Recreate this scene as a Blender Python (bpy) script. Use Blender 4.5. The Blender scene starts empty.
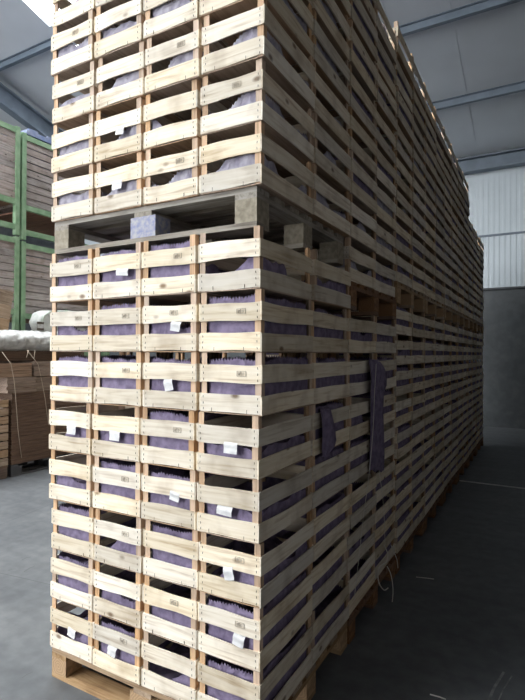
import bpy, math, random
from mathutils import Vector, Matrix, noise
C = bpy.context.scene.collection
random.seed(7)
R = math.radians
sc = bpy.context.scene

# ------------------------------------------------------------------ mesh helpers
class MB:
    def __init__(s): s.v = []; s.f = []; s.m = []; s.sm = []
    def add(s, vs, fs, mi=0, smooth=False):
        o = len(s.v); s.v += [tuple(v) for v in vs]
        for f in fs: s.f.append(tuple(i + o for i in f)); s.m.append(mi); s.sm.append(smooth)
    def box(s, x0, x1, y0, y1, z0, z1, mi=0):
        vs = [(x, y, z) for z in (z0, z1) for y in (y0, y1) for x in (x0, x1)]
        s.add(vs, [(0,2,3,1),(4,5,7,6),(0,1,5,4),(1,3,7,5),(3,2,6,7),(2,0,4,6)], mi)
    def obox(s, c, ax, ay, az, mi=0):
        c, ax, ay, az = map(Vector, (c, ax, ay, az))
        vs = [c + ax*i + ay*j + az*k for k in (-1,1) for j in (-1,1) for i in (-1,1)]
        s.add(vs, [(0,2,3,1),(4,5,7,6),(0,1,5,4),(1,3,7,5),(3,2,6,7),(2,0,4,6)], mi)
    def prism(s, poly, z0, z1, mi=0):
        n = len(poly)
        vs = [(x, y, z0) for x, y in poly] + [(x, y, z1) for x, y in poly]
        s.add(vs, [tuple(range(n))[::-1], tuple(range(n, 2*n))] + [(i, (i+1)%n, n+(i+1)%n, n+i) for i in range(n)], mi)
    def loft(s, rings, mi=0, closed=True, caps=True, smooth=False):
        n = len(rings[0]); vs = [p for r in rings for p in r]; fs = []
        for k in range(len(rings)-1):
            for i in range(n if closed else n-1):
                j = (i+1) % n
                fs.append((k*n+i, k*n+j, (k+1)*n+j, (k+1)*n+i))
        s.add(vs, fs, mi, smooth)
        if caps and closed:
            o = len(s.v) - len(vs)
            s.f.append(tuple(o+i for i in range(n))[::-1]); s.m.append(mi); s.sm.append(False)
            o2 = o + (len(rings)-1)*n
            s.f.append(tuple(o2+i for i in range(n))); s.m.append(mi); s.sm.append(False)
    def tube(s, pts, r, mi=0, n=6):
        pts = [Vector(p) for p in pts]; rings = []
        for k, p in enumerate(pts):
            t = (pts[min(k+1, len(pts)-1)] - pts[max(k-1, 0)]).normalized()
            a = t.cross(Vector((0.31, 0.52, 0.79))).normalized(); b = t.cross(a)
            rings.append([p + a*r*math.cos(2*math.pi*i/n) + b*r*math.sin(2*math.pi*i/n) for i in range(n)])
        s.loft(rings, mi, smooth=True)
    def mesh(s, name, mats):
        me = bpy.data.meshes.new(name); me.from_pydata(s.v, [], s.f); me.update()
        for m in mats: me.materials.append(m)
        me.polygons.foreach_set('material_index', s.m)
        me.polygons.foreach_set('use_smooth', s.sm)
        import bmesh
        bm = bmesh.new(); bm.from_mesh(me); bmesh.ops.recalc_face_normals(bm, faces=bm.faces); bm.to_mesh(me); bm.free()
        return me

def link(name, me, parent=None, loc=(0,0,0), rz=0):
    o = bpy.data.objects.new(name, me); C.objects.link(o)
    o.location = loc; o.rotation_euler = (0, 0, rz)
    if parent: o.parent = parent
    return o
def build(mb, name, mats, parent=None, loc=(0,0,0), rz=0):
    return link(name, mb.mesh(name, mats if isinstance(mats, (list, tuple)) else [mats]), parent, loc, rz)
def tag(o, label=None, cat=None, group=None, kind=None):
    if label: o['label'] = label
    if cat: o['category'] = cat
    if group: o['group'] = group
    if kind: o['kind'] = kind
    return o
def empty(name, loc, rz, label, cat, group=None):
    o = link(name, None, None, loc, rz); o.empty_display_size = .05
    return tag(o, label, cat, group)
def struct(mb, name, mats, parent=None):
    o = build(mb, name, mats, parent)
    if not parent: o['kind'] = 'structure'
    return o

# ------------------------------------------------------------------ materials
def mat(name, rough=.8, metal=0.):
    m = bpy.data.materials.new(name); m.use_nodes = True
    nt = m.node_tree; b = nt.nodes['Principled BSDF']
    b.inputs['Roughness'].default_value = rough; b.inputs['Metallic'].default_value = metal
    return m, nt, b
def N(nt, t, **k):
    n = nt.nodes.new(t)
    for a, v in k.items(): setattr(n, a, v)
    return n
def ramp(nt, stops):
    r = N(nt, 'ShaderNodeValToRGB'); e = r.color_ramp.elements
    while len(e) < len(stops): e.new(.5)
    for x, (p, c) in zip(e, stops): x.position = p; x.color = (*c, 1)
    return r
def coords(nt, scale, rnd=True):
    tc = N(nt, 'ShaderNodeTexCoord'); mp = N(nt, 'ShaderNodeMapping'); mp.inputs['Scale'].default_value = scale
    if rnd:
        oi = N(nt, 'ShaderNodeObjectInfo'); mu = N(nt, 'ShaderNodeVectorMath', operation='MULTIPLY')
        cx = N(nt, 'ShaderNodeCombineXYZ')
        for i in range(3): nt.links.new(oi.outputs['Random'], cx.inputs[i])
        mu.inputs[1].default_value = (37., 53., 71.)
        nt.links.new(cx.outputs[0], mu.inputs[0])
        ad = N(nt, 'ShaderNodeVectorMath', operation='ADD')
        nt.links.new(tc.outputs['Object'], ad.inputs[0]); nt.links.new(mu.outputs[0], ad.inputs[1])
        nt.links.new(ad.outputs[0], mp.inputs[0])
        return mp, oi
    nt.links.new(tc.outputs['Object'], mp.inputs[0])
    return mp, None
def wood(name, axis, light, mid, dark, var=.25, rough=.75, knots=True):
    """grain runs along the axis; each object gets its own cut of the wood and its own tone"""
    m, nt, b = mat(name, rough)
    s = [60., 60., 60.]; s[axis] = 3.5
    mp, oi = coords(nt, s)
    n1 = N(nt, 'ShaderNodeTexNoise'); n1.inputs['Scale'].default_value = 1.; n1.inputs['Detail'].default_value = 5; n1.inputs['Distortion'].default_value = .6
    nt.links.new(mp.outputs[0], n1.inputs['Vector'])
    r = ramp(nt, [(.28, dark), (.45, mid), (.62, light)])
    nt.links.new(n1.outputs['Fac'], r.inputs[0])
    col = r.outputs[0]
    if knots:
        s2 = [9., 9., 9.]; s2[axis] = 5.
        mp2, _ = coords(nt, s2)
        vo = N(nt, 'ShaderNodeTexVoronoi'); nt.links.new(mp2.outputs[0], vo.inputs['Vector']); vo.inputs['Scale'].default_value = 1.
        kr = ramp(nt, [(.05, (1,1,1)), (.13, (0,0,0))]); nt.links.new(vo.outputs['Distance'], kr.inputs[0])
        mx = N(nt, 'ShaderNodeMix', data_type='RGBA'); mx.inputs[7].default_value = (dark[0]*.45, dark[1]*.38, dark[2]*.32, 1)
        nt.links.new(kr.outputs[0], mx.inputs[0]); nt.links.new(col, mx.inputs[6]); col = mx.outputs[2]
        # broad greyish stains
        mp3, _ = coords(nt, (7, 7, 7)); n3 = N(nt, 'ShaderNodeTexNoise'); n3.inputs['Scale'].default_value = 1.; n3.inputs['Detail'].default_value = 3
        nt.links.new(mp3.outputs[0], n3.inputs['Vector'])
        sr = ramp(nt, [(.5, (1,1,1)), (.72, (.74,.70,.66))]); nt.links.new(n3.outputs['Fac'], sr.inputs[0])
        ml = N(nt, 'ShaderNodeMix', data_type='RGBA', blend_type='MULTIPLY'); ml.inputs[0].default_value = 1
        nt.links.new(col, ml.inputs[6]); nt.links.new(sr.outputs[0], ml.inputs[7]); col = ml.outputs[2]
    hs = N(nt, 'ShaderNodeHueSaturation')
    vr = N(nt, 'ShaderNodeMapRange'); vr.inputs[3].default_value = 1 - var; vr.inputs[4].default_value = 1 + var*.35
    nt.links.new(oi.outputs['Random'], vr.inputs[0]); nt.links.new(vr.outputs[0], hs.inputs['Value'])
    f = N(nt, 'ShaderNodeMath', operation='MULTIPLY'); f.inputs[1].default_value = 7.31
    fr = N(nt, 'ShaderNodeMath', operation='FRACT'); nt.links.new(oi.outputs['Random'], f.inputs[0]); nt.links.new(f.outputs[0], fr.inputs[0])
    sr2 = N(nt, 'ShaderNodeMapRange'); sr2.inputs[3].default_value = .7; sr2.inputs[4].default_value = 1.2
    nt.links.new(fr.outputs[0], sr2.inputs[0]); nt.links.new(sr2.outputs[0], hs.inputs['Saturation'])
    nt.links.new(col, hs.inputs['Color']); nt.links.new(hs.outputs[0], b.inputs['Base Color'])
    bp = N(nt, 'ShaderNodeBump'); bp.inputs['Strength'].default_value = .15; bp.inputs['Distance'].default_value = .002
    nt.links.new(n1.outputs['Fac'], bp.inputs['Height']); nt.links.new(bp.outputs[0], b.inputs['Normal'])
    return m
def noisy(name, c0, c1, scale, rough=.8, metal=0., bump=0., rnd=True, pos=(.35, .65)):
    m, nt, b = mat(name, rough, metal)
    mp, oi = coords(nt, (scale,)*3 if not isinstance(scale, tuple) else scale, rnd)
    n = N(nt, 'ShaderNodeTexNoise'); n.inputs['Scale'].default_value = 1.; n.inputs['Detail'].default_value = 4
    nt.links.new(mp.outputs[0], n.inputs['Vector'])
    r = ramp(nt, [(pos[0], c0), (pos[1], c1)]); nt.links.new(n.outputs['Fac'], r.inputs[0])
    nt.links.new(r.outputs[0], b.inputs['Base Color'])
    if bump:
        bp = N(nt, 'ShaderNodeBump'); bp.inputs['Strength'].default_value = bump; bp.inputs['Distance'].default_value = .01
        nt.links.new(n.outputs['Fac'], bp.inputs['Height']); nt.links.new(bp.outputs[0], b.inputs['Normal'])
    return m
def flat(name, c, rough=.8, metal=0.):
    m, nt, b = mat(name, rough, metal); b.inputs['Base Color'].default_value = (*c, 1); return m

PALE = ((.87,.785,.645), (.80,.70,.54), (.58,.46,.32))
M = {}
M['slat_x'] = wood('pale poplar across', 0, *PALE)
M['slat_y'] = wood('pale poplar along', 1, *PALE)
M['post'] = wood('orange pine post', 2, (.68,.47,.30), (.58,.385,.24), (.38,.23,.13), .25, knots=False)
M['floor_ply'] = wood('crate floor ply', 1, (.48,.33,.22), (.40,.27,.17), (.26,.16,.1), .2, knots=False)
M['staple'] = flat('dark staple', (.09,.075,.06), .6)
M['ink'] = flat('grey stamp ink', (.42,.37,.30), .9)
M['split'] = flat('dark split', (.10,.07,.05), .9)
M['purple'] = noisy('purple paper', (.145,.115,.195), (.245,.20,.31), 26, .85, bump=.6)
M['lavender'] = noisy('grey lavender paper', (.28,.26,.34), (.44,.42,.49), 26, .85, bump=.6)
M['white_paper'] = noisy('white paper', (.60,.60,.61), (.76,.76,.75), 30, .7)
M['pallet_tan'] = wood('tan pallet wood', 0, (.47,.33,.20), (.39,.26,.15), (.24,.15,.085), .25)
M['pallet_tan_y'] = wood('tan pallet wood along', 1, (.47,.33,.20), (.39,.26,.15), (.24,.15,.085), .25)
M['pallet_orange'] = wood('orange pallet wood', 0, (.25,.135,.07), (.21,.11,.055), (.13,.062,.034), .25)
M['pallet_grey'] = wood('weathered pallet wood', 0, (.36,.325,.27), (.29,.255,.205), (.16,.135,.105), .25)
M['pallet_grey_y'] = wood('weathered pallet wood along', 1, (.36,.325,.27), (.29,.255,.205), (.16,.135,.105), .25)
M['blue_paint'] = noisy('worn blue paint', (.22,.24,.40), (.42,.41,.42), 45, .7, pos=(.35,.65))
# end grain with rings for the pallet blocks
def endgrain(name, a, c):
    m, nt, b = mat(name, .8); mp, oi = coords(nt, (1,1,1), False)
    w = N(nt, 'ShaderNodeTexWave', wave_type='RINGS', rings_direction='Y'); w.inputs['Scale'].default_value = 24; w.inputs['Distortion'].default_value = 7.; w.inputs['Detail'].default_value = 2
    nt.links.new(mp.outputs[0], w.inputs['Vector'])
    r = ramp(nt, [(.2, a), (.7, c)]); nt.links.new(w.outputs['Fac'], r.inputs[0]); nt.links.new(r.outputs[0], b.inputs['Base Color'])
    return m
M['block_tan'] = endgrain('tan block end grain', (.36,.235,.13), (.47,.31,.175))
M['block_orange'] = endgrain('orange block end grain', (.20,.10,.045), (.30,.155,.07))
M['block_grey'] = noisy('grey block end grain', (.22,.19,.14), (.35,.31,.24), 40, .85)

# ------------------------------------------------------------------ crate parts (shared meshes)
W, D = .292, .490               # crate outer width and depth
SL, SG, PH = .071, .048, .243   # slat height, gap, height of the corner posts
Z1 = .006; Z2 = Z1 + SL + SG    # undersides of the lower and the upper slat
T = .006
def slat_mesh(length, axis, lower, seed, staples, stamp):
    rnd = random.Random(seed); mb = MB(); n = 14
    a1, a2, p1, p2, p3 = rnd.uniform(.0005, .0035), rnd.uniform(.0005, .003), rnd.uniform(0, 6), rnd.uniform(0, 6), rnd.uniform(0, 6)
    sag = rnd.uniform(-.004, .004); bow = rnd.uniform(-.002, .002); tilt = rnd.uniform(-.003, .003)
    rings = []
    for k in range(n+1):
        t = k/n; u = (t - .5)*length
        zb = a1*math.sin(5*t+p1) + sag*(1-(2*t-1)**2)*.6 + tilt*(t-.5); zt = SL + a2*math.sin(6*t+p2) + sag*(1-(2*t-1)**2) + tilt*(t-.5)
        y = bow*(1-(2*t-1)**2) + .0004*math.sin(9*t+p3)
        # the outer face lies at y = 0, the inner face at T
        rings.append([(u, y, zb), (u, y+T, zb), (u, y+T, zt), (u, y, zt)])
    mb.loft(rings)
    if staples:
        for sx in (-1, 1):
            for q in range(3):
                z = .012 + q*.0235 + rnd.uniform(-.002, .002); x = sx*(length/2 - .0125 - rnd.uniform(0, .002))
                mb.obox((x, -.0006, z), (.0009, 0, 0), (0, .0008, 0), (rnd.uniform(-.001,.001), 0, .0042), 1)
    if lower:
        for sx in (-.27, .27):
            x = sx*length + rnd.uniform(-.012, .012)
            mb.obox((x, -.0004, .008), (.0008, 0, 0), (0, .0006, 0), (0, 0, .0075), 3)
    if stamp:
        x, z = length*.16 + rnd.uniform(-.02, .02), .040 + rnd.uniform(-.006, .006)
        def bar(cx, cz, hx, hz): mb.obox((cx, -.0008, cz), (hx, 0, 0), (0, .0006, 0), (0, 0, hz), 2)
        w, h, t_ = .020, .0098, .0007
        bar(x, z+h, w, t_); bar(x, z-h, w, t_); bar(x-w, z, t_, h); bar(x+w, z, t_, h)
        bar(x-.002, z, t_, h)
        bar(x-.0095, z+.003, .0045, .0022); bar(x-.0095, z-.003, .0012, .004); bar(x-.013, z-.001, .001, .005)
        bar(x+.0045, z+.0035, .003, .0009); bar(x+.0105, z+.0035, .002, .0009); bar(x+.0075, z-.0005, .005, .0009); bar(x+.006, z-.0045, .0035, .0009)
    if axis == 1:               # turn so that the slat runs along Y with its outer face towards +X
        mb.v = [(-y, x, z) for x, y, z in mb.v]
    me = mb.mesh('slat', [M['slat_x' if axis == 0 else 'slat_y'], M['staple'], M['ink'], M['split']])
    return me
FL = W - 2*T
front_up = [slat_mesh(FL, 0, False, 100+i, True, i % 2 == 0) for i in range(8)]
front_lo = [slat_mesh(FL, 0, True, 200+i, True, False) for i in range(8)]
side_up = [slat_mesh(D, 1, False, 300+i, False, False) for i in range(7)]
side_lo = [slat_mesh(D, 1, False, 400+i, False, False) for i in range(7)]
def post_mesh():
    mb = MB(); a = .027
    mb.prism([(0,0), (a,0), (a*.35,a*.8), (0,a)], Z1, PH)
    return mb.mesh('corner_post', [M['post']])
post_me = post_mesh()
def floor_mesh():
    mb = MB()
    n = 8; rings = []
    for k in range(n+1):
        x = -W/2 + .002 + (W-.004)*k/n; s = -.0018*(1-(2*k/n-1)**2) + .0018
        rings.append([(x, -D/2+.002, s), (x, D/2-.002, s), (x, D/2-.002, s+.004), (x, -D/2+.002, s+.004)])
    mb.loft(rings)
    return mb.mesh('floor_panel', [M['floor_ply']])
floor_me = floor_mesh()

def liner_mesh(seed, h, teeth, m, slump=.0):
    """folded paper lining the crate: four crumpled walls with a pinked rim, and a folded sheet over the content"""
    rnd = random.Random(seed); mb = MB()
    hx, hy = W/2 - .014, D/2 - .014; step = .0068; pts = []
    def seg(p, q):
        n = max(2, int((Vector(q)-Vector(p)).length/step))
        for k in range(n): pts.append(Vector(p).lerp(Vector(q), k/n))
    c = .022
    cs = [(-hx+c,-hy,0),(hx-c,-hy,0),(hx,-hy+c,0),(hx,hy-c,0),(hx-c,hy,0),(-hx+c,hy,0),(-hx,hy-c,0),(-hx,-hy+c,0)]
    for i in range(8): seg(cs[i], cs[(i+1) % 8])
    off = Vector((seed*3.7, seed*1.9, 0))
    rings = []
    lv = [0, .25, .45, .62, .78, .90, .94, 1.]
    hts = []
    for i, p in enumerate(pts):
        hh = h + .016*noise.noise(p*6 + off) + .008*noise.noise(p*25 + off)
        hh -= slump*max(0, noise.noise(p*5 + off*2) + .1)*.25
        hts.append(min(max(hh, .05), .226))
    for t in lv:
        ring = []
        for i, p in enumerate(pts):
            z = Z1 + .004 + t*(hts[i] - Z1)
            amp = .010*t + .002
            q = Vector((p.x, p.y, z))
            d = -abs(noise.noise(q*17 + off))*amp - .004*t*abs(noise.noise(q*45 + off))
            nrm = Vector((p.x/hx**2, p.y/hy**2, 0)).normalized()
            e = Vector((p.x/hx, p.y/hy, 0))
            nrm = Vector((1 if e.x > 0 else -1, 0, 0)) if abs(e.x) > abs(e.y) else Vector((0, 1 if e.y > 0 else -1, 0))
            q += nrm*d
            if t == 1. and teeth: q.z += (.006 if i % 2 else -.005)
            ring.append(q)
        rings.append(ring)
    mb.loft(rings, 0, caps=False, smooth=False)
    # cover sheet
    base = rings[3]; cov = [base]
    for s in (.8, .55, .3, .08):
        cov.append([Vector((p.x*s, p.y*s, p.z*.9 + .018*noise.noise(Vector((p.x*s, p.y*s, 0))*14 + off) + .012*(1-s))) for p in base])
    mb.loft(cov, 0, caps=False, smooth=False)
    o = len(mb.v) - len(pts); mb.f.append(tuple(range(o, o+len(pts)))); mb.m.append(0); mb.sm.append(False)
    return mb.mesh('paper_liner', [m])
lin_purple = [liner_mesh(i, h, i not in (4, 7), M['purple'], sl) for i, (h, sl) in enumerate([(.213,0),(.207,.1),(.135,.4),(.216,.05),(.118,.5),(.206,.2),(.165,.3),(.125,.8)])]
lin_lav = [liner_mesh(20+i, h, i % 3 == 2, M['lavender'], sl) for i, (h, sl) in enumerate([(.115,.3),(.105,.2),(.13,.5),(.12,.6),(.14,.4),(.16,.5)])]

def slip_mesh(seed, w, h, rot):
    """a paper label tucked between the slats, bent over the lower one"""
    rnd = random.Random(seed); mb = MB(); n = 7; rings = []
    for k in range(n+1):
        z = -.5*h + h*k/n; yb = -.0018 + (.010*((k/n-.55)/.45)**2 if k/n > .55 else 0) - .001*math.sin(k*1.3+seed)
        row = []
        for j in range(5):
            x = (j/4-.5)*w; y = yb + .0025*math.sin(j*1.1+seed+k*.4)*.5 - .001
            xr = x*math.cos(rot) - z*math.sin(rot); zr = x*math.sin(rot) + z*math.cos(rot)
            row.append((xr, y, zr))
        rings.append(row)
    mb.loft(rings, 0, closed=False, caps=False)
    return mb.mesh('paper_slip', [M['white_paper']])
slips = [slip_mesh(1,.062,.05,.0), slip_mesh(2,.05,.045,-.15), slip_mesh(3,.045,.06,.2), slip_mesh(4,.07,.04,-.08)]

# far crates: the wooden body is one mesh, only its paper stays a part
def far_body(seed):
    rnd = random.Random(seed); mb = MB()
    def put(me, loc, rz=0, mi=0):
        mt = Matrix.Translation(loc) @ Matrix.Rotation(rz, 4, 'Z')
        mb.add([mt @ v.co for v in me.vertices], [tuple(p.vertices) for p in me.polygons], mi)
    for zz, su, fu in ((Z1, side_lo, front_lo), (Z2, side_up, front_up)):
        put(rnd.choice(side_up), (W/2, 0, zz)); put(rnd.choice(side_lo), (-W/2, 0, zz), math.pi)
        mb.box(-FL/2, FL/2, -D/2, -D/2+T, zz, zz+SL, 3); mb.box(-FL/2, FL/2, D/2-T, D/2, zz, zz+SL, 3)
    for sx, sy, rz in ((-1,-1,0), (1,-1,math.pi/2), (1,1,math.pi), (-1,1,-math.pi/2)):
        put(post_me, (sx*(W/2-T), sy*(D/2-T), 0), rz, 1)
    put(floor_me, (0,0,0), 0, 2)
    return mb.mesh('wooden_crate', [M['slat_y'], M['post'], M['floor_ply'], M['slat_x']])
far_me = [far_body(i) for i in range(6)]

rc = random.Random(11); rl = random.Random(5)
def crate(loc, label, group, purple, full, zs=1., slip=None, liner=None):
    jx, jy, jr = rc.uniform(-.0025, .0025), rc.uniform(-.0015, .0015), R(rc.uniform(-.35, .35))
    loc = (loc[0]+jx, loc[1]+jy, loc[2])
    if full:
        o = empty('wooden_crate', loc, jr, label, 'crate', group)
        for zz, fr, sd in ((Z1, front_lo, side_lo), (Z2, front_up, side_up)):
            link('slat', rc.choice(fr), o, (0, -D/2, zz)); link('slat', rc.choice(fr), o, (0, D/2, zz), math.pi)
            link('slat', rc.choice(sd), o, (W/2, 0, zz)); link('slat', rc.choice(sd), o, (-W/2, 0, zz), math.pi)
        for sx, sy, rz in ((-1,-1,0), (1,-1,math.pi/2), (1,1,math.pi), (-1,1,-math.pi/2)):
            link('corner_post', post_me, o, (sx*(W/2-T), sy*(D/2-T), 0), rz)
        link('floor_panel', floor_me, o)
    else:
        o = tag(link('wooden_crate', rc.choice(far_me), None, loc, jr), label, 'crate', group)
    ln = link('paper_liner', liner or rc.choice(lin_purple if purple else lin_lav), o, (0,0,0), rc.choice((0, math.pi)))
    if slip:
        k, px, pz = slip
        s = link('paper_slip', slips[k], o, (px, -D/2-.0015, pz+.010)); s['label'] = 'white paper slip'
    o.scale.z = zs
    return o

# ------------------------------------------------------------------ camera
CP = Vector((.93208, -1.65131, 1.59921)); YAW, PIT, ROL, FPX = R(29.312), R(.3737), R(.2976), 501.42
fw0 = Vector((-math.sin(YAW), math.cos(YAW), 0)); r0 = Vector((math.cos(YAW), math.sin(YAW), 0)); u0 = Vector((0,0,1))
fw = fw0*math.cos(PIT) + u0*math.sin(PIT); up = u0*math.cos(PIT) - fw0*math.sin(PIT)
rt = r0*math.cos(ROL) + up*math.sin(ROL); uv = up*math.cos(ROL) - r0*math.sin(ROL)
cd = bpy.data.cameras.new('camera'); cam = bpy.data.objects.new('camera', cd); C.objects.link(cam)
cd.sensor_width = 36; cd.sensor_fit = 'AUTO'; cd.lens = FPX/700*36; cd.clip_start = .05
cam.matrix_world = Matrix(((rt.x, uv.x, -fw.x, CP.x), (rt.y, uv.y, -fw.y, CP.y), (rt.z, uv.z, -fw.z, CP.z), (0,0,0,1)))
sc.camera = cam
def proj(p):
    d = Vector(p) - CP; z = d.dot(fw)
    return (262.5 + FPX*d.dot(rt)/z, 350 - FPX*d.dot(uv)/z) if z > .05 else (-999, -999)
def on_x(px, py, X):            # where the line of sight through a pixel meets the plane x = X
    d = fw + rt*((px-262.5)/FPX) - uv*((py-350)/FPX)
    return CP + d*((X - CP.x)/d.x)
def in_view(x, y, z, dx=.15, dy=.25, h=.24):
    ps = [proj((x+a*dx, y+b*dy, z+c*h)) for a in (-1,1) for b in (-1,1) for c in (0,1)]
    return min(p[0] for p in ps) < 524 and max(p[0] for p in ps) > 1 and min(p[1] for p in ps) < 699 and max(p[1] for p in ps) > 3

# ------------------------------------------------------------------ pallets
def pallet(x0, x1, y0, y1, z0, h, wx, wy, bl, label, group, paint_mid=False):
    cx, cy = (x0+x1)/2, (y0+y1)/2
    o = empty('wooden_pallet', (cx, cy, z0), 0, label, 'pallet', group)
    hw, hd = (x1-x0)/2, (y1-y0)/2; b = .022; bh = h - 3*b
    rp = random.Random(int(abs(y0)*100)+int(z0*10))
    for k in range(3):          # bottom boards, blocks and stringers
        yc = (-hd+.05, 0, hd-.05)[k]
        m = MB(); m.box(-hw, hw, yc-.05, yc+.05, 0, b); build(m, 'bottom_board', wx, o)
        for j in range(3):
            w = (.05, .0725, .05)[j]; xc = (-hw+.05, 0, hd and hw-.05)[j]
            m = MB(); m.box(-w, w, -.05, .05, -bh/2, bh/2)
            p = build(m, 'block', M['blue_paint'] if (paint_mid and j == 1 and k == 0) else bl, o, (xc, yc, b+bh/2))
            if paint_mid and j == 1 and k == 0: p['label'] = 'block painted blue'
    for j in range(3):
        xc = (-hw+.05, 0, hw-.05)[j]
        m = MB(); m.box(xc-.05, xc+.05, -hd, hd, b+bh, 2*b+bh); build(m, 'stringer_board', wy, o)
    n = 7; pitch = (2*hd-.1)/(n-1)
    for k in range(n):
        yc = -hd+.05+k*pitch
        m = MB(); wd = .05 if k in (0, n-1, 3) else .045
        m.box(-hw, hw, yc-wd, yc+wd, 2*b+bh, h); build(m, 'deck_board', wx, o)
    return o

ORD = ['', 'first', 'second', 'third', 'fourth', 'fifth', 'sixth', 'seventh', 'eighth', 'ninth', 'tenth']
COL = ['leftmost', 'inner left', 'inner right', 'corner']
PH0, PH1 = .144, .158
STK = []                        # per pallet: y0, lower layers, lower pitch, upper layers, upper pitch
for k in range(8):
    if k == 0: STK.append((0., 8, .243, 8, .243))
    elif k == 1: STK.append((1.0, 7, .243, 8, .243))
    else: STK.append((1.0*k + .01, 8, .2285, 8 if k < 6 else 6, .2395))
# slips seen on the front of the lower stack: (column, layer from top) -> (mesh, x, z)
SLIP = {(3,4): (0,.02,.105), (3,5): (3,-.01,.098), (3,6): (2,.0,.10), (3,7): (1,.05,.09), (2,2): (1,.04,.10), (2,3): (2,.0,.10),
        (1,1): (3,.04,.11), (1,4): (0,.0,.10), (1,8): (1,-.02,.095), (0,4): (0,.02,.105), (0,8): (1,.01,.105), (2,5): (1,.04,.12)}
USLIP = {(1,1): (0,.0,.11), (3,4): (2,.05,.12), (1,2): (1,.02,.11)}
hid = MB()
def hidden(x, y, z, zs):
    a, d = W/2-.002, D/2-.002
    for zz in (Z1, Z2):
        z0, z1 = z+zz*zs, z+(zz+SL)*zs
        hid.box(x-a, x+a, y-d, y-d+T, z0, z1); hid.box(x-a, x+a, y+d-T, y+d, z0, z1)
        hid.box(x-a, x-a+T, y-d, y+d, z0, z1); hid.box(x+a-T, x+a, y-d, y+d, z0, z1)
    hid.box(x-a, x+a, y-d, y+d, z, z+.005, 1)
    for sx in (-1, 1):
        for sy in (-1, 1):
            px, py = x+sx*(a-.02), y+sy*(d-.02); hid.box(px-.012, px+.012, py-.012, py+.012, z+Z1, z+PH*zs-.001, 2)
    hh = random.Random(int(x*77+y*131+z*991)).uniform(.13, .20)*zs
    hid.box(x-a+.012, x+a-.012, y-d+.012, y+d-.012, z+.008, z+hh, 3)

for k, (y0, nl, pl, nu, pu) in enumerate(STK):
    zu = PH0 + nl*pl + PH1
    for part, n, p, zb in (('lower', nl, pl, PH0), ('upper', nu, pu, zu)):
        for i in range(n):
            z = zb + i*p
            for r_ in range(2):
                lx = rl.uniform(-.008, .008); ly = rl.uniform(-.004, .004)
                y = y0 + .25 + .5*r_ + ly
                for c in range(4):
                    x = -1.05 + .3*c - (3-c)*.004*min(1, z/1.6) + lx
                    seen = (c == 3 or (k == 0 and r_ == 0)) and in_view(x, y, z)
                    zs = p/.243
                    if not seen:
                        if part == 'lower' or z < 4.2: hidden(x, y, z, zs)
                        continue
                    purple = part == 'lower'
                    slip = None
                    top = ORD[n-i]
                    if k == 0 and r_ == 0:
                        if part == 'lower':
                            slip = SLIP.get((c, n-i))
                            pos = f'lower front stack, {COL[c]} column, {"top layer" if n-i == 1 else "bottom layer" if n-i == n else top+" layer from top"}'
                            group = 'crates on the front of the lower stack'
                        else:
                            slip = USLIP.get((c, i+1))
                            pos = f'upper front stack, {COL[c]} column, {"bottom layer" if i == 0 else ORD[i+1]+" layer from bottom"}'
                            group = 'crates on the front of the upper stack'
                        lab = ('pale wooden crate with white slip, ' if slip else 'pale wooden crate, ') + pos
                    else:
                        group = f'crates along the shaded side of the {part} stacks'
                        lay = ('top layer' if n-i == 1 else 'bottom layer' if i == 0 else top+' layer from top') if part == 'lower' else ('bottom layer' if i == 0 else ORD[i+1]+' layer from bottom')
                        if k == 0: lab = f'shaded wooden crate right behind the corner column, {part} stack, {lay}'
                        else: lab = f'shaded side crate, {part} stack, {ORD[k+1]} pallet back, {"nearer" if r_ == 0 else "farther"} column, {lay}'
                    crate((x, y, z), lab, group, purple or k > 0 and rc.random() < .6, k <= 2, zs, slip)
    # the two pallets of this stack
    if k == 0: pallet(-1.185, -.005, y0+.012, y0+.98, 0, PH0, M['pallet_tan'], M['pallet_tan_y'], M['block_tan'], 'tan wooden pallet on the floor under the brightly lit front crates', 'pallets on the floor under the crates')
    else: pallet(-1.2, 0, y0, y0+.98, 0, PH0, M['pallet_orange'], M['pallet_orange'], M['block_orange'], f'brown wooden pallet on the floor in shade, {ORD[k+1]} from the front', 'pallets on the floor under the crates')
    zl = PH0 + nl*pl
    if k == 0: pallet(-1.2, -.035, y0+.02, y0+.98, zl, PH1, M['pallet_grey'], M['pallet_grey_y'], M['block_grey'], 'weathered grey pallet with a blue block between lower and upper front crates', 'pallets between the lower and upper crates', True)
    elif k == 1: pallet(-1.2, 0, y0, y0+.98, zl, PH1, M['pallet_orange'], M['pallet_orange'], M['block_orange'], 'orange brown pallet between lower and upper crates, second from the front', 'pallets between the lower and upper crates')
    else: pallet(-1.2, 0, y0, y0+.98, zl, PH1, M['pallet_tan'], M['pallet_tan_y'], M['block_tan'], f'tan pallet between lower and upper crates in shade, {ORD[k+1]} from the front', 'pallets between the lower and upper crates')
tag(build(hid, 'wooden_crate', [M['slat_x'], M['floor_ply'], M['post'], M['purple']]), 'wooden crates packed inside the long stack behind its outer crates', 'crate', 'crates packed inside the stack', 'stuff')

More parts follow.
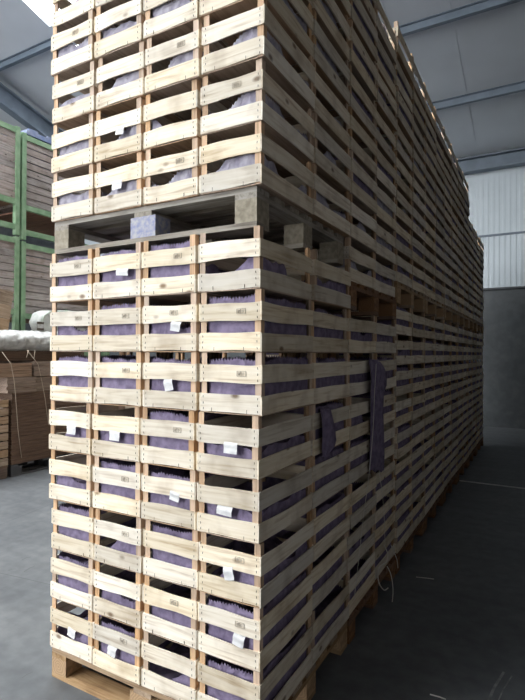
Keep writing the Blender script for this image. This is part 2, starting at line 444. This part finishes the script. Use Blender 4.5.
# ------------------------------------------------------------------ purple paper and strings hanging from the side
def paper_strip(rows, label, teeth=True):
    """rows of (px_left, px_right, py, stand-off) followed down the side of the stack"""
    mb = MB(); rings = []
    for q, (a, b_, y, X) in enumerate(rows):
        p0, p1 = on_x(a, y, X), on_x(b_, y, X); row = []
        for j in range(9):
            p = p0.lerp(p1, j/8); p.x += .008*math.sin(j*1.4+q*.5)
            if teeth and q == len(rows)-1: p.z += .010*(1 if j % 2 else -1)
            row.append(p)
        rings.append(row)
    mb.loft(rings, 0, closed=False, caps=False, smooth=True)
    o = build(mb, 'paper_strip', M['purple'])
    sm = o.modifiers.new('thick', 'SOLIDIFY'); sm.thickness = .0012
    return tag(o, label, 'paper', 'purple paper hanging out of the crates')
paper_strip([(369,378,358,-.045),(368,380,360.5,.0),(369,384,366,.02),(370,387,374,.024),(370,386,385,.024),(370,383,393,.022),(370.5,382,410,.02),(371,383,430,.02),(371,384,455,.02),(370.5,384,471,.02)],
            'long purple paper strip hanging down the shaded side of the crates')
paper_strip([(319,331,407,-.03),(319.5,332,409.5,.004),(320.5,333,416,.016),(321,335,428,.018),(321,335.5,440,.018),(321.5,333.5,446,.018),(322.5,329.5,451,.018),(324,325.5,457,.018)],
            'short purple paper scrap with a pointed end on the shaded side', False)
M['string'] = flat('pale string', (.75,.72,.66), .7)
def string(pts, r, label, name='string'):
    P = [on_x(x, y, X) for x, y, X in pts]; out = []
    for i in range(len(P)-1):
        a, b_, c, d = P[max(i-1,0)], P[i], P[i+1], P[min(i+2, len(P)-1)]
        for s in range(6):
            t = s/6
            out.append(.5*((2*b_) + (c-a)*t + (2*a-5*b_+4*c-d)*t*t + (3*b_-a-3*c+d)*t**3))
    out.append(P[-1]); mb = MB(); mb.tube(out, r, 0, 5)
    return tag(build(mb, name, M['string']), label, 'string', 'strings hanging from the crates')
string([(376,362,-.02),(376,368,.03),(374.5,395,.03),(373,430,.03),(369,475,.02),(363,520,.02),(357,575,.02),(354,600,.02)], .0017, 'thin pale string hanging along the long purple paper strip')
string([(379,470,.025),(383,500,.02),(384.5,525,.02),(385,545,.025)], .0017, 'thin string dangling below the long purple paper strip')
string([(384,545,.025),(387.5,553,.06),(387,561,.06),(381,566,.03),(378,572,.03),(379,583,.05),(384,590,.06),(388,588,.05)], .0036, 'looped pale string end near the bottom of the shaded crates')
string([(391,545,.02),(394,552,.05),(397,560,.06),(398,568,.06)], .0032, 'short curved string end right of the looped one')
string([(387,566,.03),(391,575,.06),(393,590,.08),(392,604,.08)], .003, 'straggling string end hanging lowest near the floor')

# ------------------------------------------------------------------ hall
XL, XR, YF, YB = -14., 3.2, -9., 10.5
def concrete(name, a, b_, c, sc_, bump):
    m, nt, b = mat(name, .6)
    mp, _ = coords(nt, (1,1,1), False)
    n1 = N(nt, 'ShaderNodeTexNoise'); n1.inputs['Scale'].default_value = sc_; n1.inputs['Detail'].default_value = 8; n1.inputs['Roughness'].default_value = .65
    n2 = N(nt, 'ShaderNodeTexNoise'); n2.inputs['Scale'].default_value = sc_*9; n2.inputs['Detail'].default_value = 5
    mp2, _ = coords(nt, (.6, 4, 1), False); n3 = N(nt, 'ShaderNodeTexNoise'); n3.inputs['Scale'].default_value = 1.6; n3.inputs['Detail'].default_value = 6
    nt.links.new(mp.outputs[0], n1.inputs['Vector']); nt.links.new(mp.outputs[0], n2.inputs['Vector']); nt.links.new(mp2.outputs[0], n3.inputs['Vector'])
    r = ramp(nt, [(.3, a), (.5, b_), (.7, c)]); nt.links.new(n1.outputs['Fac'], r.inputs[0])
    r2 = ramp(nt, [(.35, (.82,.82,.83)), (.65, (1.08,1.08,1.07))]); nt.links.new(n2.outputs['Fac'], r2.inputs[0])
    r3 = ramp(nt, [(.35, (.86,.86,.87)), (.62, (1.05,1.05,1.05))]); nt.links.new(n3.outputs['Fac'], r3.inputs[0])
    m1 = N(nt, 'ShaderNodeMix', data_type='RGBA', blend_type='MULTIPLY'); m1.inputs[0].default_value = 1
    m2 = N(nt, 'ShaderNodeMix', data_type='RGBA', blend_type='MULTIPLY'); m2.inputs[0].default_value = 1
    nt.links.new(r.outputs[0], m1.inputs[6]); nt.links.new(r2.outputs[0], m1.inputs[7])
    nt.links.new(m1.outputs[2], m2.inputs[6]); nt.links.new(r3.outputs[0], m2.inputs[7])
    nt.links.new(m2.outputs[2], b.inputs['Base Color'])
    rr = N(nt, 'ShaderNodeMapRange'); rr.inputs[3].default_value = .42; rr.inputs[4].default_value = .75; nt.links.new(n1.outputs['Fac'], rr.inputs[0]); nt.links.new(rr.outputs[0], b.inputs['Roughness'])
    bp = N(nt, 'ShaderNodeBump'); bp.inputs['Strength'].default_value = bump; bp.inputs['Distance'].default_value = .004
    nt.links.new(n2.outputs['Fac'], bp.inputs['Height']); nt.links.new(bp.outputs[0], b.inputs['Normal'])
    return m
M['concrete'] = concrete('concrete floor', (.082,.088,.095), (.108,.114,.12), (.14,.145,.148), 1.3, .25)
M['wall_concrete'] = concrete('concrete wall', (.06,.068,.073), (.075,.082,.087), (.09,.095,.10), .8, .1)
M['panel'] = noisy('pale blue grey sheet metal', (.52,.58,.62), (.58,.64,.68), 1.5, .5, rnd=False)
M['roof'] = noisy('grey roof sheet', (.46,.49,.53), (.52,.555,.60), .8, .6, rnd=False)
M['steel'] = noisy('blue grey painted steel', (.115,.145,.185), (.155,.19,.235), 4, .5, rnd=False)
M['dark_wall'] = noisy('dark brown boarding', (.05,.045,.04), (.07,.062,.055), 2., .8, rnd=False)
M['yard'] = noisy('yard concrete', (.42,.42,.40), (.5,.5,.48), 1., .9, rnd=False)
M['joint'] = flat('dark floor joint', (.10,.105,.11), .9)

m = MB(); m.box(XL, XR, YF, YB, -.2, 0); fl = struct(m, 'floor', M['concrete'])
m = MB(); m.box(-40, 30, -45, YF, -.25, -.02); yd = struct(m, 'ground', M['yard'])
# saw cuts and a crack in the slab, part of the floor
def ground_line(pts, w, name, label):
    mb = MB(); rings = []
    for i, p in enumerate(pts):
        a = Vector(pts[max(i-1,0)]); b_ = Vector(pts[min(i+1,len(pts)-1)]); t = (b_-a).normalized(); nn = Vector((-t.y, t.x))
        rings.append([(p[0]-nn.x*w, p[1]-nn.y*w, .0008), (p[0]+nn.x*w, p[1]+nn.y*w, .0008)])
    mb.loft(rings, 0, closed=False, caps=False)
    return build(mb, name, M['joint'], fl)
def on_floor(px, py):
    d = fw + rt*((px-262.5)/FPX) - uv*((py-350)/FPX); p = CP + d*(-CP.z/d.z); return (p.x, p.y)
a = on_floor(-8, 571.5); b = on_floor(49, 584.5)
ground_line([a, on_floor(22, 578), b, (b[0]+(b[0]-a[0])*.6, b[1]+(b[1]-a[1])*.6)], .0035, 'floor_joint', '')
a = on_floor(-5, 527); b = on_floor(49, 505)
ground_line([a, b], .003, 'floor_joint', '')
for (p, q) in (((22,560),(31,557)), ((24,572),(35,566)), ((8,571),(16,569)), ((22,678),(33,672))):
    ground_line([on_floor(*p), on_floor((p[0]+q[0])/2, (p[1]+q[1])/2-.7), on_floor(*q)], .004, 'floor_scratch', '')

M['scuff'] = noisy('pale scuff', (.12,.125,.13), (.30,.30,.29), 18, .8)
for q, (p, e_, w_) in enumerate((((504,672), (488,702), .006), ((512,676), (497,704), .003))):
    sc_ = ground_line([on_floor(*p), on_floor((p[0]+e_[0])/2-1.5, (p[1]+e_[1])/2), on_floor(*e_)], w_, 'floor_scratch', ''); sc_.data.materials[0] = M['scuff']
SLP = .268
def roof_z(y): return 5.95 + SLP*(YB - y) if y > 0 else 5.95 + SLP*YB + .2*y
# walls
m = MB(); m.box(XL-.2, XR+.2, YB, YB+.2, 0, 3.05); wb = struct(m, 'wall_back', M['wall_concrete'])
m = MB(); rings = []
x = XL; prof = []
while x < XR:                    # trapezoidal ribs of the sheet cladding
    prof += [(x, YB+.011), (x+.05, YB+.011), (x+.06, YB+.004), (x+.10, YB+.004), (x+.11, YB+.011)]; x += .11
m.loft([[(px, py, z) for px, py in prof] for z in (3.05, 4.24)], 0, closed=False, caps=False)
m.loft([[(px, YB+.002+(py-YB-.004)*.35, z) for px, py in prof] for z in (4.24, 6.2)], 0, closed=False, caps=False)
m.box(XL, XR, YB+.06, YB+.2, 3.05, 6.2)
struct(m, 'wall_back_cladding', M['panel'])
m = MB(); m.box(XL, XR, YB-.012, YB+.02, 4.215, 4.26); struct(m, 'trim_1', M['steel'])
m = MB(); m.box(XL, XR, YB-.05, YB+.02, 3.03, 3.07); struct(m, 'trim_2', M['wall_concrete'])
def side_poly(X0, X1):
    mb = MB(); ys = [YF, 0, YB]
    pr = [(YF, 0), (YB, 0), (YB, roof_z(YB)), (0.001, roof_z(.001)), (YF, roof_z(YF))]
    n = len(pr); mb.add([(X0, y, z) for y, z in pr] + [(X1, y, z) for y, z in pr], [tuple(range(n)), tuple(range(n, 2*n))[::-1]] + [(i, (i+1)%n, n+(i+1)%n, n+i) for i in range(n)])
    return mb
struct(side_poly(XL-.2, XL), 'wall_left', M['wall_concrete'])
WY0, WY1, WZ0, WZ1 = -4.6, -3.75, 2.2, 3.05   # added unseen window behind the camera, brightens the shaded crate side
m = MB()
for y0, y1, z0, z1 in ((YF, WY0, 0, 8.9), (WY1, YB, 0, 8.9), (WY0, WY1, 0, WZ0), (WY0, WY1, WZ1, 8.9)):
    ys = [y0] + ([0.] if y0 < 0 < y1 else []) + [y1]
    for q in range(len(ys)-1):
        a_, b_ = ys[q], ys[q+1]; ta, tb = min(z1, roof_z(a_+1e-4)), min(z1, roof_z(b_+(1e-4 if b_ >= 0 else 0)))
        m.add([(XR, a_, z0), (XR, b_, z0), (XR, b_, tb), (XR, a_, ta), (XR+.2, a_, z0), (XR+.2, b_, z0), (XR+.2, b_, tb), (XR+.2, a_, ta)],
              [(0,1,2,3),(7,6,5,4),(0,4,5,1),(1,5,6,2),(2,6,7,3),(3,7,4,0)])
struct(m, 'wall_right', M['dark_wall'])
m = MB()
for y0, y1, z0, z1 in ((WY0, WY0+.04, WZ0, WZ1), (WY1-.04, WY1, WZ0, WZ1), (WY0+.04, WY1-.04, WZ0, WZ0+.04), (WY0+.04, WY1-.04, WZ1-.04, WZ1)): m.box(XR+.06, XR+.14, y0, y1, z0, z1)
struct(m, 'window_5', M['steel'])  # frame of the added unseen window
DX0, DX1, DZ = -13.5, -6.0, 6.2
m = MB(); m.box(XL, DX0, YF-.2, YF, 0, 7.4); m.box(DX1, XR, YF-.2, YF, 0, 7.4); m.box(DX0, DX1, YF-.2, YF, DZ, 7.4)
struct(m, 'wall_front', M['dark_wall'])
# roof with translucent strips
SK = [(-7.0, -4.6, .4, 4.42), (-7.0, -4.6, 4.9, 8.3), (-12., -9., -7.5, -.6), (-6.5, -2.8, -7.5, -.6)]  # last two strips are added out of view to light floor and front crates
def roof_panels():
    mb = MB(); xs = sorted({XL, XR} | {s[0] for s in SK} | {s[1] for s in SK}); ys = sorted({YF, 0., YB} | {s[2] for s in SK} | {s[3] for s in SK})
    for i in range(len(xs)-1):
        for j in range(len(ys)-1):
            mx, my = (xs[i]+xs[i+1])/2, (ys[j]+ys[j+1])/2
            if any(s[0] < mx < s[1] and s[2] < my < s[3] for s in SK): continue
            x0, x1, y0, y1 = xs[i], xs[i+1], ys[j], ys[j+1]; z0, z1 = roof_z(y0), roof_z(y1)
            mb.add([(x0,y0,z0),(x1,y0,z0),(x1,y1,z1),(x0,y1,z1),(x0,y0,z0+.12),(x1,y0,z0+.12),(x1,y1,z1+.12),(x0,y1,z1+.12)],
                   [(0,3,2,1),(4,5,6,7),(0,1,5,4),(1,2,6,5),(2,3,7,6),(3,0,4,7)])
    return mb
ce = struct(roof_panels(), 'ceiling', M['roof'])
# standing seams of the roof sheets
for xx in (-11.2, -9.9, -3.9, -2.6, -1.3, -.35, .75, 1.9, 3.1):
    m = MB(); pts = [(.3, roof_z(.3)), (YB-.05, roof_z(YB-.05))]
    m.add([(xx+a, y, z+b_) for y, z in pts for a, b_ in ((-.012,-.008),(.012,-.008),(.012,.01),(-.012,.01))], [(0,1,5,4),(1,2,6,5),(2,3,7,6),(3,0,4,7),(0,3,2,1),(4,5,6,7)])
    if xx > -2.7 or xx < -9: build(m, 'roof_seam', M['roof'], ce)
mt, nt, b = mat('translucent roof strip', .4)
nt.nodes.remove(b); tr = N(nt, 'ShaderNodeBsdfTransparent'); tr.inputs[0].default_value = (.93,.95,.95,1)
df = N(nt, 'ShaderNodeBsdfTranslucent'); df.inputs[0].default_value = (.85,.88,.88,1); mxs = N(nt, 'ShaderNodeMixShader'); mxs.inputs[0].default_value = .15
nt.links.new(tr.outputs[0], mxs.inputs[1]); nt.links.new(df.outputs[0], mxs.inputs[2]); nt.links.new(mxs.outputs[0], nt.nodes['Material Output'].inputs[0])
M['skylight'] = mt
for i, (x0, x1, y0, y1) in enumerate(SK):
    m = MB(); z0, z1 = roof_z(y0)+.06, roof_z(y1)+.06
    m.add([(x0,y0,z0),(x1,y0,z0),(x1,y1,z1),(x0,y1,z1)], [(0,1,2,3)])
    struct(m, f'window_{i+1}', M['skylight'])
# purlins along the hall, rafters down the slope
def ibeam(p, q, w, h, t):        # I section from p to q, h hanging down
    mb = MB(); p, q = Vector(p), Vector(q); d = (q-p).normalized(); s = d.cross(Vector((0,0,1))).normalized(); u = s.cross(d)
    mid, L = (p+q)/2, (q-p).length/2
    mb.obox(mid - u*t/2, d*L, s*w/2, u*t/2); mb.obox(mid - u*(h-t/2), d*L, s*w/2, u*t/2); mb.obox(mid - u*h/2, d*L, s*t*.4, u*(h/2-t))
    return mb
for i, y in enumerate((8.45, 6.62, 4.62, 2.7, .9)):
    m = ibeam((XL, y, roof_z(y)-.005), (XR, y, roof_z(y)-.005), .08, .15, .014)
    struct(m, f'trim_{3+i}', M['steel'])
m = ibeam((XL, YB-.14, roof_z(YB-.14)-.01), (XR, YB-.14, roof_z(YB-.14)-.01), .22, .32, .03); struct(m, 'trim_8', M['steel'])
for i, X in enumerate((-9.15,)):
    m = ibeam((X, .05, roof_z(.05)-.2), (X, YB-.3, roof_z(YB-.3)-.2), .2, .40, .03); struct(m, f'trim_{9+i}', M['steel'])

# streak of light painted as a pale strip on the aisle floor, and litter
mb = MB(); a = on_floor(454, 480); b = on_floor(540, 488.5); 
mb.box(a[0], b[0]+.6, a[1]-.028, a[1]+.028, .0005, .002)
tag(build(mb, 'floor_light_streak', noisy('painted light streak', (.42,.42,.40), (.6,.6,.57), 14, .7)), 'pale narrow painted streak of light across the dark aisle floor', 'light streak')
def scrap(p, q, r, label):
    a, b_ = on_floor(*p), on_floor(*q); mb = MB()
    mb.tube([(a[0], a[1], r), ((a[0]+b_[0])/2+.006, (a[1]+b_[1])/2, r+.002), (b_[0], b_[1], r)], r, 0, 5)
    return tag(build(mb, 'string_scrap', M['string']), label, 'scrap', 'string scraps on the aisle floor')
scrap((416,577.5), (434,579.5), .003, 'short pale string scrap lying on the dark aisle floor')
scrap((430,695), (446,700), .003, 'white string scrap on the floor in the near foreground')

# ------------------------------------------------------------------ left background: stillages, timber bundles, wrapped roll
M['green'] = noisy('green painted steel', (.17,.29,.165), (.26,.38,.24), 9, .5)
M['plank'] = wood('old grey brown planks', 1, (.40,.345,.325), (.33,.28,.26), (.19,.155,.14), .2)
M['brown_board'] = wood('brown board', 1, (.17,.115,.085), (.13,.085,.062), (.08,.05,.035), .2, knots=False)
M['bottom_brown'] = wood('red brown underside', 0, (.30,.15,.09), (.24,.11,.07), (.14,.06,.04), .2, knots=False)
SX = -6.0                        # the faces of the stillages look towards the stack of crates
pL = on_x(16, 420, SX).y; pR = on_x(22.5, 420, SX).y
top1, bot1, top2, bot2 = (on_x(15, y, SX).z for y in (127, 204, 238, 314))
BH = 1.13
def stillage(ya, yb, z0, z1, label):
    """green steel frame with plank sides; z0 is the underside of the planked box, the legs stand 0.5 m below"""
    o = empty('steel_stillage', (SX, (ya+yb)/2, z0), 0, label, 'stillage', 'stacked green stillages on the left')
    h, w, dp, t = z1-z0, (yb-ya)/2, 1.2, .035
    for nm, y, xx in (('frame_post', -w+t, -t), ('frame_post', w-t, -t), ('frame_post', -w+t, -dp+t), ('frame_post', w-t, -dp+t)):
        m = MB(); m.box(xx-t, xx+t, y-t, y+t, -.46, h+.03); build(m, nm, M['green'], o)
    for z in (.04, h-.03, -.34):
        for xx in (-t, -dp+t):
            m = MB(); m.box(xx-.025, xx+.028, -w+2*t, w-2*t, z-.04, z+.04); build(m, 'frame_rail', M['green'], o)
    n = 9; ph = (h-.14)/n
    m = MB(); m.box(-dp+.03, -dp+.05, -w+2*t, w-2*t, .08, h-.07); build(m, 'back_panel', M['plank'], o)
    for nm, xx in (('plank', -.02),):
        for k in range(n):
            m = MB(); m.box(xx-.024, xx, -w+2*t, w-2*t, .08+k*ph+.009, .08+(k+1)*ph-.009); build(m, nm, M['plank'], o)
    for ys in (-w+t, w-t):
        m = MB()
        for k in range(n): m.box(-dp+.1, -.09, ys-.012, ys+.012, .08+k*ph+.001, .08+(k+1)*ph-.001)
        build(m, 'end_panel', M['plank'], o)
    m = MB()
    for k in range(7): m.box(-dp+.08, -.08, -w+.08+k*(2*w-.16)/7+.004, -w+.08+(k+1)*(2*w-.16)/7-.004, .0, .025)
    build(m, 'base_deck', M['bottom_brown'], o)
    return o
pit = (top1-bot1 + top2-bot2)/2; step = top1 - top2
for lv in range(3):
    z1 = top1 - lv*step; z0 = z1 - pit
    nm = ('top', 'middle', 'lowest')[lv]
    stillage(pL-1.75, pL+.035, z0, z1, f'green framed plank stillage at the left picture edge, {nm} of its stack')
    stillage(pR-.035, pR+1.75, z0-.05, z1-.05, f'green framed plank stillage beside the crate stack, {nm} of its pile')
m = MB(); m.box(-.59, .59, -.80, .80, 0, .07)
zt = top1-.05+.031
for k in range(5): m.box(-.59, .59, -.76+k*.33, -.60+k*.33, .07, .10)
tag(build(m, 'tarpaulin', noisy('faded blue sheet', (.12,.17,.32), (.25,.28,.40), 8, .6), None, (SX-.6, pR+.84, zt)), 'faded blue cover lying on the top right stillage', 'cover')

FX = -5.0
def yz(px, py, X=FX): p = on_x(px, py, X); return p.y, p.z
# dark pallet on the floor
yA = yz(11.5, 440)[0]; yB = yA + 1.25
M['dark_wood'] = wood('dark pallet wood', 1, (.10,.10,.11), (.075,.075,.08), (.04,.04,.045), .2, knots=False)
M['block_dark'] = flat('dark block', (.06,.062,.07), .8)
pz = .17
o = empty('wooden_pallet', (FX-.25, (yA+yB)/2, 0), 0, 'dark grey pallet on the floor under the brown board stack', 'pallet')
for xx in (-.2, 0, .2):
    m = MB(); m.box(xx-.05, xx+.05, -.625, .625, 0, .022); build(m, 'bottom_board', M['dark_wood'], o)
    for yy in (-.55, 0, .55):
        m = MB(); m.box(xx-.05, xx+.05, yy-.075, yy+.075, .022, .125); build(m, 'block', M['block_dark'], o)
for k in range(6):
    m = MB(); yy = -.575+k*.23; m.box(-.25, .25, yy-.05, yy+.05, .125, .15); build(m, 'deck_board', M['dark_wood'], o)
# layered stack of brown boards
def board_stack(y0, y1, z0, z1, n, label, name='board_stack', x1=FX, dp=.48, mt='brown_board', jit=.012, seed=1):
    rr = random.Random(seed); mb = MB(); h = (z1-z0)/n
    for k in range(n):
        j = rr.uniform(-jit, jit); q = rr.uniform(-jit, jit)
        mb.box(x1-dp+j, x1+j, y0+q, y1+q, z0+k*h+.0015, z0+(k+1)*h-.0015)
    return tag(build(mb, name, M[mt]), label, 'boards', 'brown board stacks on the left')
M['cardboard'] = wood('light brown board', 1, (.34,.225,.155), (.27,.175,.115), (.17,.105,.07), .15, knots=False)
zb = yz(25, 392)[1]
board_stack(yA, yB, .152, zb, 26, 'tall dark brown stack of thin boards on a dark pallet', jit=.006)
ym = yz(33.5, 375)[0]; zc = yz(20, 377)[1]; zd = yz(20, 363)[1]
board_stack(yA-.1, ym, zb+.002, zc, 5, 'light brown board bundle lying on the tall stack, lower left one', 'board_bundle', FX+.05, .5, 'cardboard', .006, 2)
board_stack(yA-.3, ym-.06, zc+.002, zd, 4, 'brown board bundle topmost at left under the white plastic roll', 'board_bundle', FX+.05, .5, 'cardboard', .006, 3)
board_stack(ym+.04, yB, zb+.002, zc-.01, 5, 'brown board bundle lying lower right, beside the corner of pale crates', 'board_bundle', FX, .46, 'cardboard', .006, 4)
board_stack(ym-.02, yB, zc+.002, zd+.02, 5, 'brown board bundle upper right under the dark boards', 'board_bundle', FX+.03, .5, 'cardboard', .006, 5)
ze = yz(20, 351)[1]
board_stack(yA-.1, yB, zd+.024, ze, 6, 'dark flat boards directly beneath the white plastic roll', 'board_bundle', FX-.12, .35, 'brown_board', .01, 6)
# white wrapped roll lying on top
mb = MB(); rings = []; n = 60; hR = (yz(20,331,FX-.1)[1]-ze)/2
for k in range(n+1):
    y = yA - .55 + k*(1.9/n); ring = []
    e = math.sqrt(max(0., 1-(2*k/n-1)**8))*.95+.05
    for i in range(30):
        th = 2*math.pi*i/30
        rr = 1 + .16*noise.noise(Vector((math.cos(th)*1.3, y*4, math.sin(th)*1.3))) + .13*noise.noise(Vector((math.cos(th)*4, y*11, math.sin(th)*4))) + .09*noise.noise(Vector((math.cos(th)*8+y*6, y*24, math.sin(th)*8)))
        rr *= e*(1 - .16*math.exp(-((y-yA-.22)/.03)**2) - .14*math.exp(-((y-yA+.12)/.03)**2))
        ring.append((FX-.20+math.cos(th)*.245*rr, y, ze+.004+hR*1.0+max(-hR, math.sin(th)*hR*rr*1.05)))
    rings.append(ring)
mb.loft(rings, smooth=True)
M['plastic'] = noisy('white plastic sheet', (.36,.36,.35), (.56,.56,.55), 14, .4, bump=1.)
tag(build(mb, 'plastic_roll', M['plastic']), 'crumpled white plastic wrapped roll lying on the brown boards', 'plastic roll')
# cords over the bundles
M['cord'] = flat('tan cord', (.50,.42,.33), .8)
def cord(pts, label):
    P = [Vector((X, *yz(px, py, X))) for px, py, X in pts]
    mb = MB(); mb.tube(P, .0038, 0, 5); return tag(build(mb, 'cord', M['cord']), label, 'cord', 'pale cords on the left bundles')
cord([(2,352,FX+.09),(11,364,FX+.09),(14,380,FX+.075),(15.5,395,FX+.06),(18,430,FX+.03),(21.5,458,FX+.02)], 'pale cord running down the left brown bundles to the pallet')
cord([(27,350,FX+.09),(38,364,FX+.085),(42,382,FX+.06),(45,398,FX+.03),(48.5,425,FX+.03)], 'pale cord running down beside the corner of the crate stack')
cord([(28.5,350,FX+.10),(26.5,357.5,FX+.10)], 'short pale cord end below the white roll, left one')
cord([(35,350,FX+.10),(34,358,FX+.10)], 'short pale cord end below the white roll, right one')
# stack of slatted brown crates at the left edge
yE = yz(11.2, 440)[0] - .04; zS = yz(6, 399)[1]; M['tan_slat'] = wood('tan slat in shade', 1, (.46,.34,.24), (.38,.27,.18), (.24,.16,.1), .2)
nS = 4; hS = (zS-.16)/nS
for k in range(nS):
    o = empty('slatted_box', (FX-.26, yE-.4, .16+k*hS), 0, f'brown slatted box at the left picture edge, {("lowest", "second lowest", "second highest", "topmost")[k]} of its stack', 'box', 'brown slatted boxes at the left edge')
    for s in range(2):
        z0, z1 = .004+s*hS*.5, hS*.5*(s+1)-.012
        for xx in (.248, -.26):
            m = MB(); m.box(xx, xx+.012, -.4, .4, z0, z1); build(m, 'slat', M['tan_slat'], o)
        for yy in (-.4, .388):
            m = MB(); m.box(-.248, .248, yy, yy+.012, z0, z1); build(m, 'slat', M['tan_slat'], o)
    for sx in (-.222, .222):
        for sy in (-.362, .362):
            m = MB(); m.box(sx-.026, sx+.026, sy-.026, sy+.026, 0, hS-.004); build(m, 'corner_post', M['brown_board'], o)
    m = MB(); m.box(-.246, .246, -.386, .386, 0, .01); build(m, 'floor_panel', M['brown_board'], o)
o = empty('wooden_pallet', (FX-.26, yE-.4, 0), 0, 'brown pallet under the slatted boxes at the left picture edge', 'pallet')
for yy in (-.33, 0, .33):
    m = MB(); m.box(-.26, .26, yy-.05, yy+.05, 0, .02); build(m, 'bottom_board', M['brown_board'], o)
    for xx in (-.21, 0, .21):
        m = MB(); m.box(xx-.05, xx+.05, yy-.06, yy+.06, .02, .138); build(m, 'block', M['brown_board'], o)
m = MB(); m.box(-.26, .26, -.4, .4, .138, .158); build(m, 'deck_board', M['brown_board'], o)
# dark boards standing behind, with a tilted plank box and a printed sack on them
BX = -5.54; zk = yz(28, 334, BX)[1]
board_stack(yA-.9, yB+.3, .0, zk-.002, 22, 'tall stack of dark boards behind the white plastic roll', 'board_stack', BX, .38, 'brown_board', .004, 9)
y1, zc1 = yz(8, 289, BX)
o = empty('plank_box', (BX-.19, y1-.38, zk+.06), 0, 'tilted brown plank box behind the white plastic roll', 'box')
o.rotation_euler = (R(-8), 0, 0)
hB = zc1-zk-.03
for k in range(3):
    for xx in (.148, -.17):
        m = MB(); m.box(xx, xx+.022, -.4, .4, k*hB/3+.003, (k+1)*hB/3-.003); build(m, 'plank', M['tan_slat'], o)
for yy in (-.4, .378):
    m = MB(); m.box(-.146, .146, yy, yy+.022, 0, hB); build(m, 'end_panel', M['tan_slat'], o)
ys_ = yz(28, 333, BX-.30)[0]; H_ = yz(40, 309, BX)[1]-zk; L_ = .9
o = empty('printed_sack', (BX-.17, ys_+L_/2, zk), 0, 'white printed sack standing behind the plastic roll', 'sack')
mb = MB(); rings = []
for k in range(15):
    t = k/14; y = (t-.5)*L_; e = (1-(2*t-1)**10)*.9+.1; ring = []
    for i in range(20):
        th = 2*math.pi*i/20; c_, s_ = math.cos(th), math.sin(th)
        sx = math.copysign(abs(c_)**.45, c_); sz = math.copysign(abs(s_)**.45, s_)
        w_ = 1+.04*noise.noise(Vector((c_*2, y*7, s_*2)))
        ring.append((sx*.15*w_*(.7+.3*e), y, H_/2 + sz*H_/2*min(1, w_)*e))
    rings.append(ring)
mb.loft(rings, smooth=True)
build(mb, 'sack_body', noisy('pale grey woven sack', (.55,.57,.55), (.68,.70,.67), 12, .7, bump=.3), o)
pa, pb = (yz(q, 326, BX)[0]-ys_-L_/2 for q in (37.5, 44.5))
m = MB(); m.box(.155, .160, pa, pb, H_*.16, H_*.50); build(m, 'print_patch', M['staple'], o)
for q in (.28, .72):
    yc = pa+(pb-pa)*q; m = MB(); m.box(.159, .163, yc-.028, yc+.028, H_*.25, H_*.41); build(m, 'print_mark', M['plastic'], o)
mb = MB(); mb.tube([(.155, -.43, H_*.50), (.165, -.40, H_*.75), (.165, -.3, H_*.92), (.16, 0, H_*.99), (.15, .40, H_*.97)], .020, 0, 8)
build(mb, 'rolled_hem', noisy('pale green hem', (.45,.52,.45), (.6,.64,.58), 20, .7), o)

# ------------------------------------------------------------------ light: overcast sky through the open gate, the roof strips and the added window
w = bpy.data.worlds.new('World'); sc.world = w; w.use_nodes = True
bg = w.node_tree.nodes['Background']; bg.inputs[0].default_value = (.965, .98, 1.0, 1); bg.inputs[1].default_value = 14.8
def portal(loc, rot, sx, sy):
    l = bpy.data.lights.new('portal', 'AREA'); l.shape = 'RECTANGLE'; l.size = sx; l.size_y = sy; l.cycles.is_portal = True
    o = bpy.data.objects.new('portal', l); C.objects.link(o); o.location = loc; o.rotation_euler = rot
portal((XR+.1, (WY0+WY1)/2, (WZ0+WZ1)/2), (0, R(90), 0), WZ1-WZ0, WY1-WY0)
portal(((DX0+DX1)/2, YF-.1, DZ/2), (R(90), 0, 0), DX1-DX0, DZ)
for x0, x1, y0, y1 in SK:
    ym_ = (y0+y1)/2; portal(((x0+x1)/2, ym_, roof_z(ym_)+.05), (-math.atan(SLP) if ym_ > 0 else math.atan(.2), 0, 0), x1-x0, (y1-y0)*math.hypot(1, SLP if ym_ > 0 else .2))

sc.view_settings.view_transform = 'Standard'; sc.view_settings.look = 'None'; sc.view_settings.gamma = 1
sc.view_settings.use_curve_mapping = False; sc.view_settings.exposure = 0.
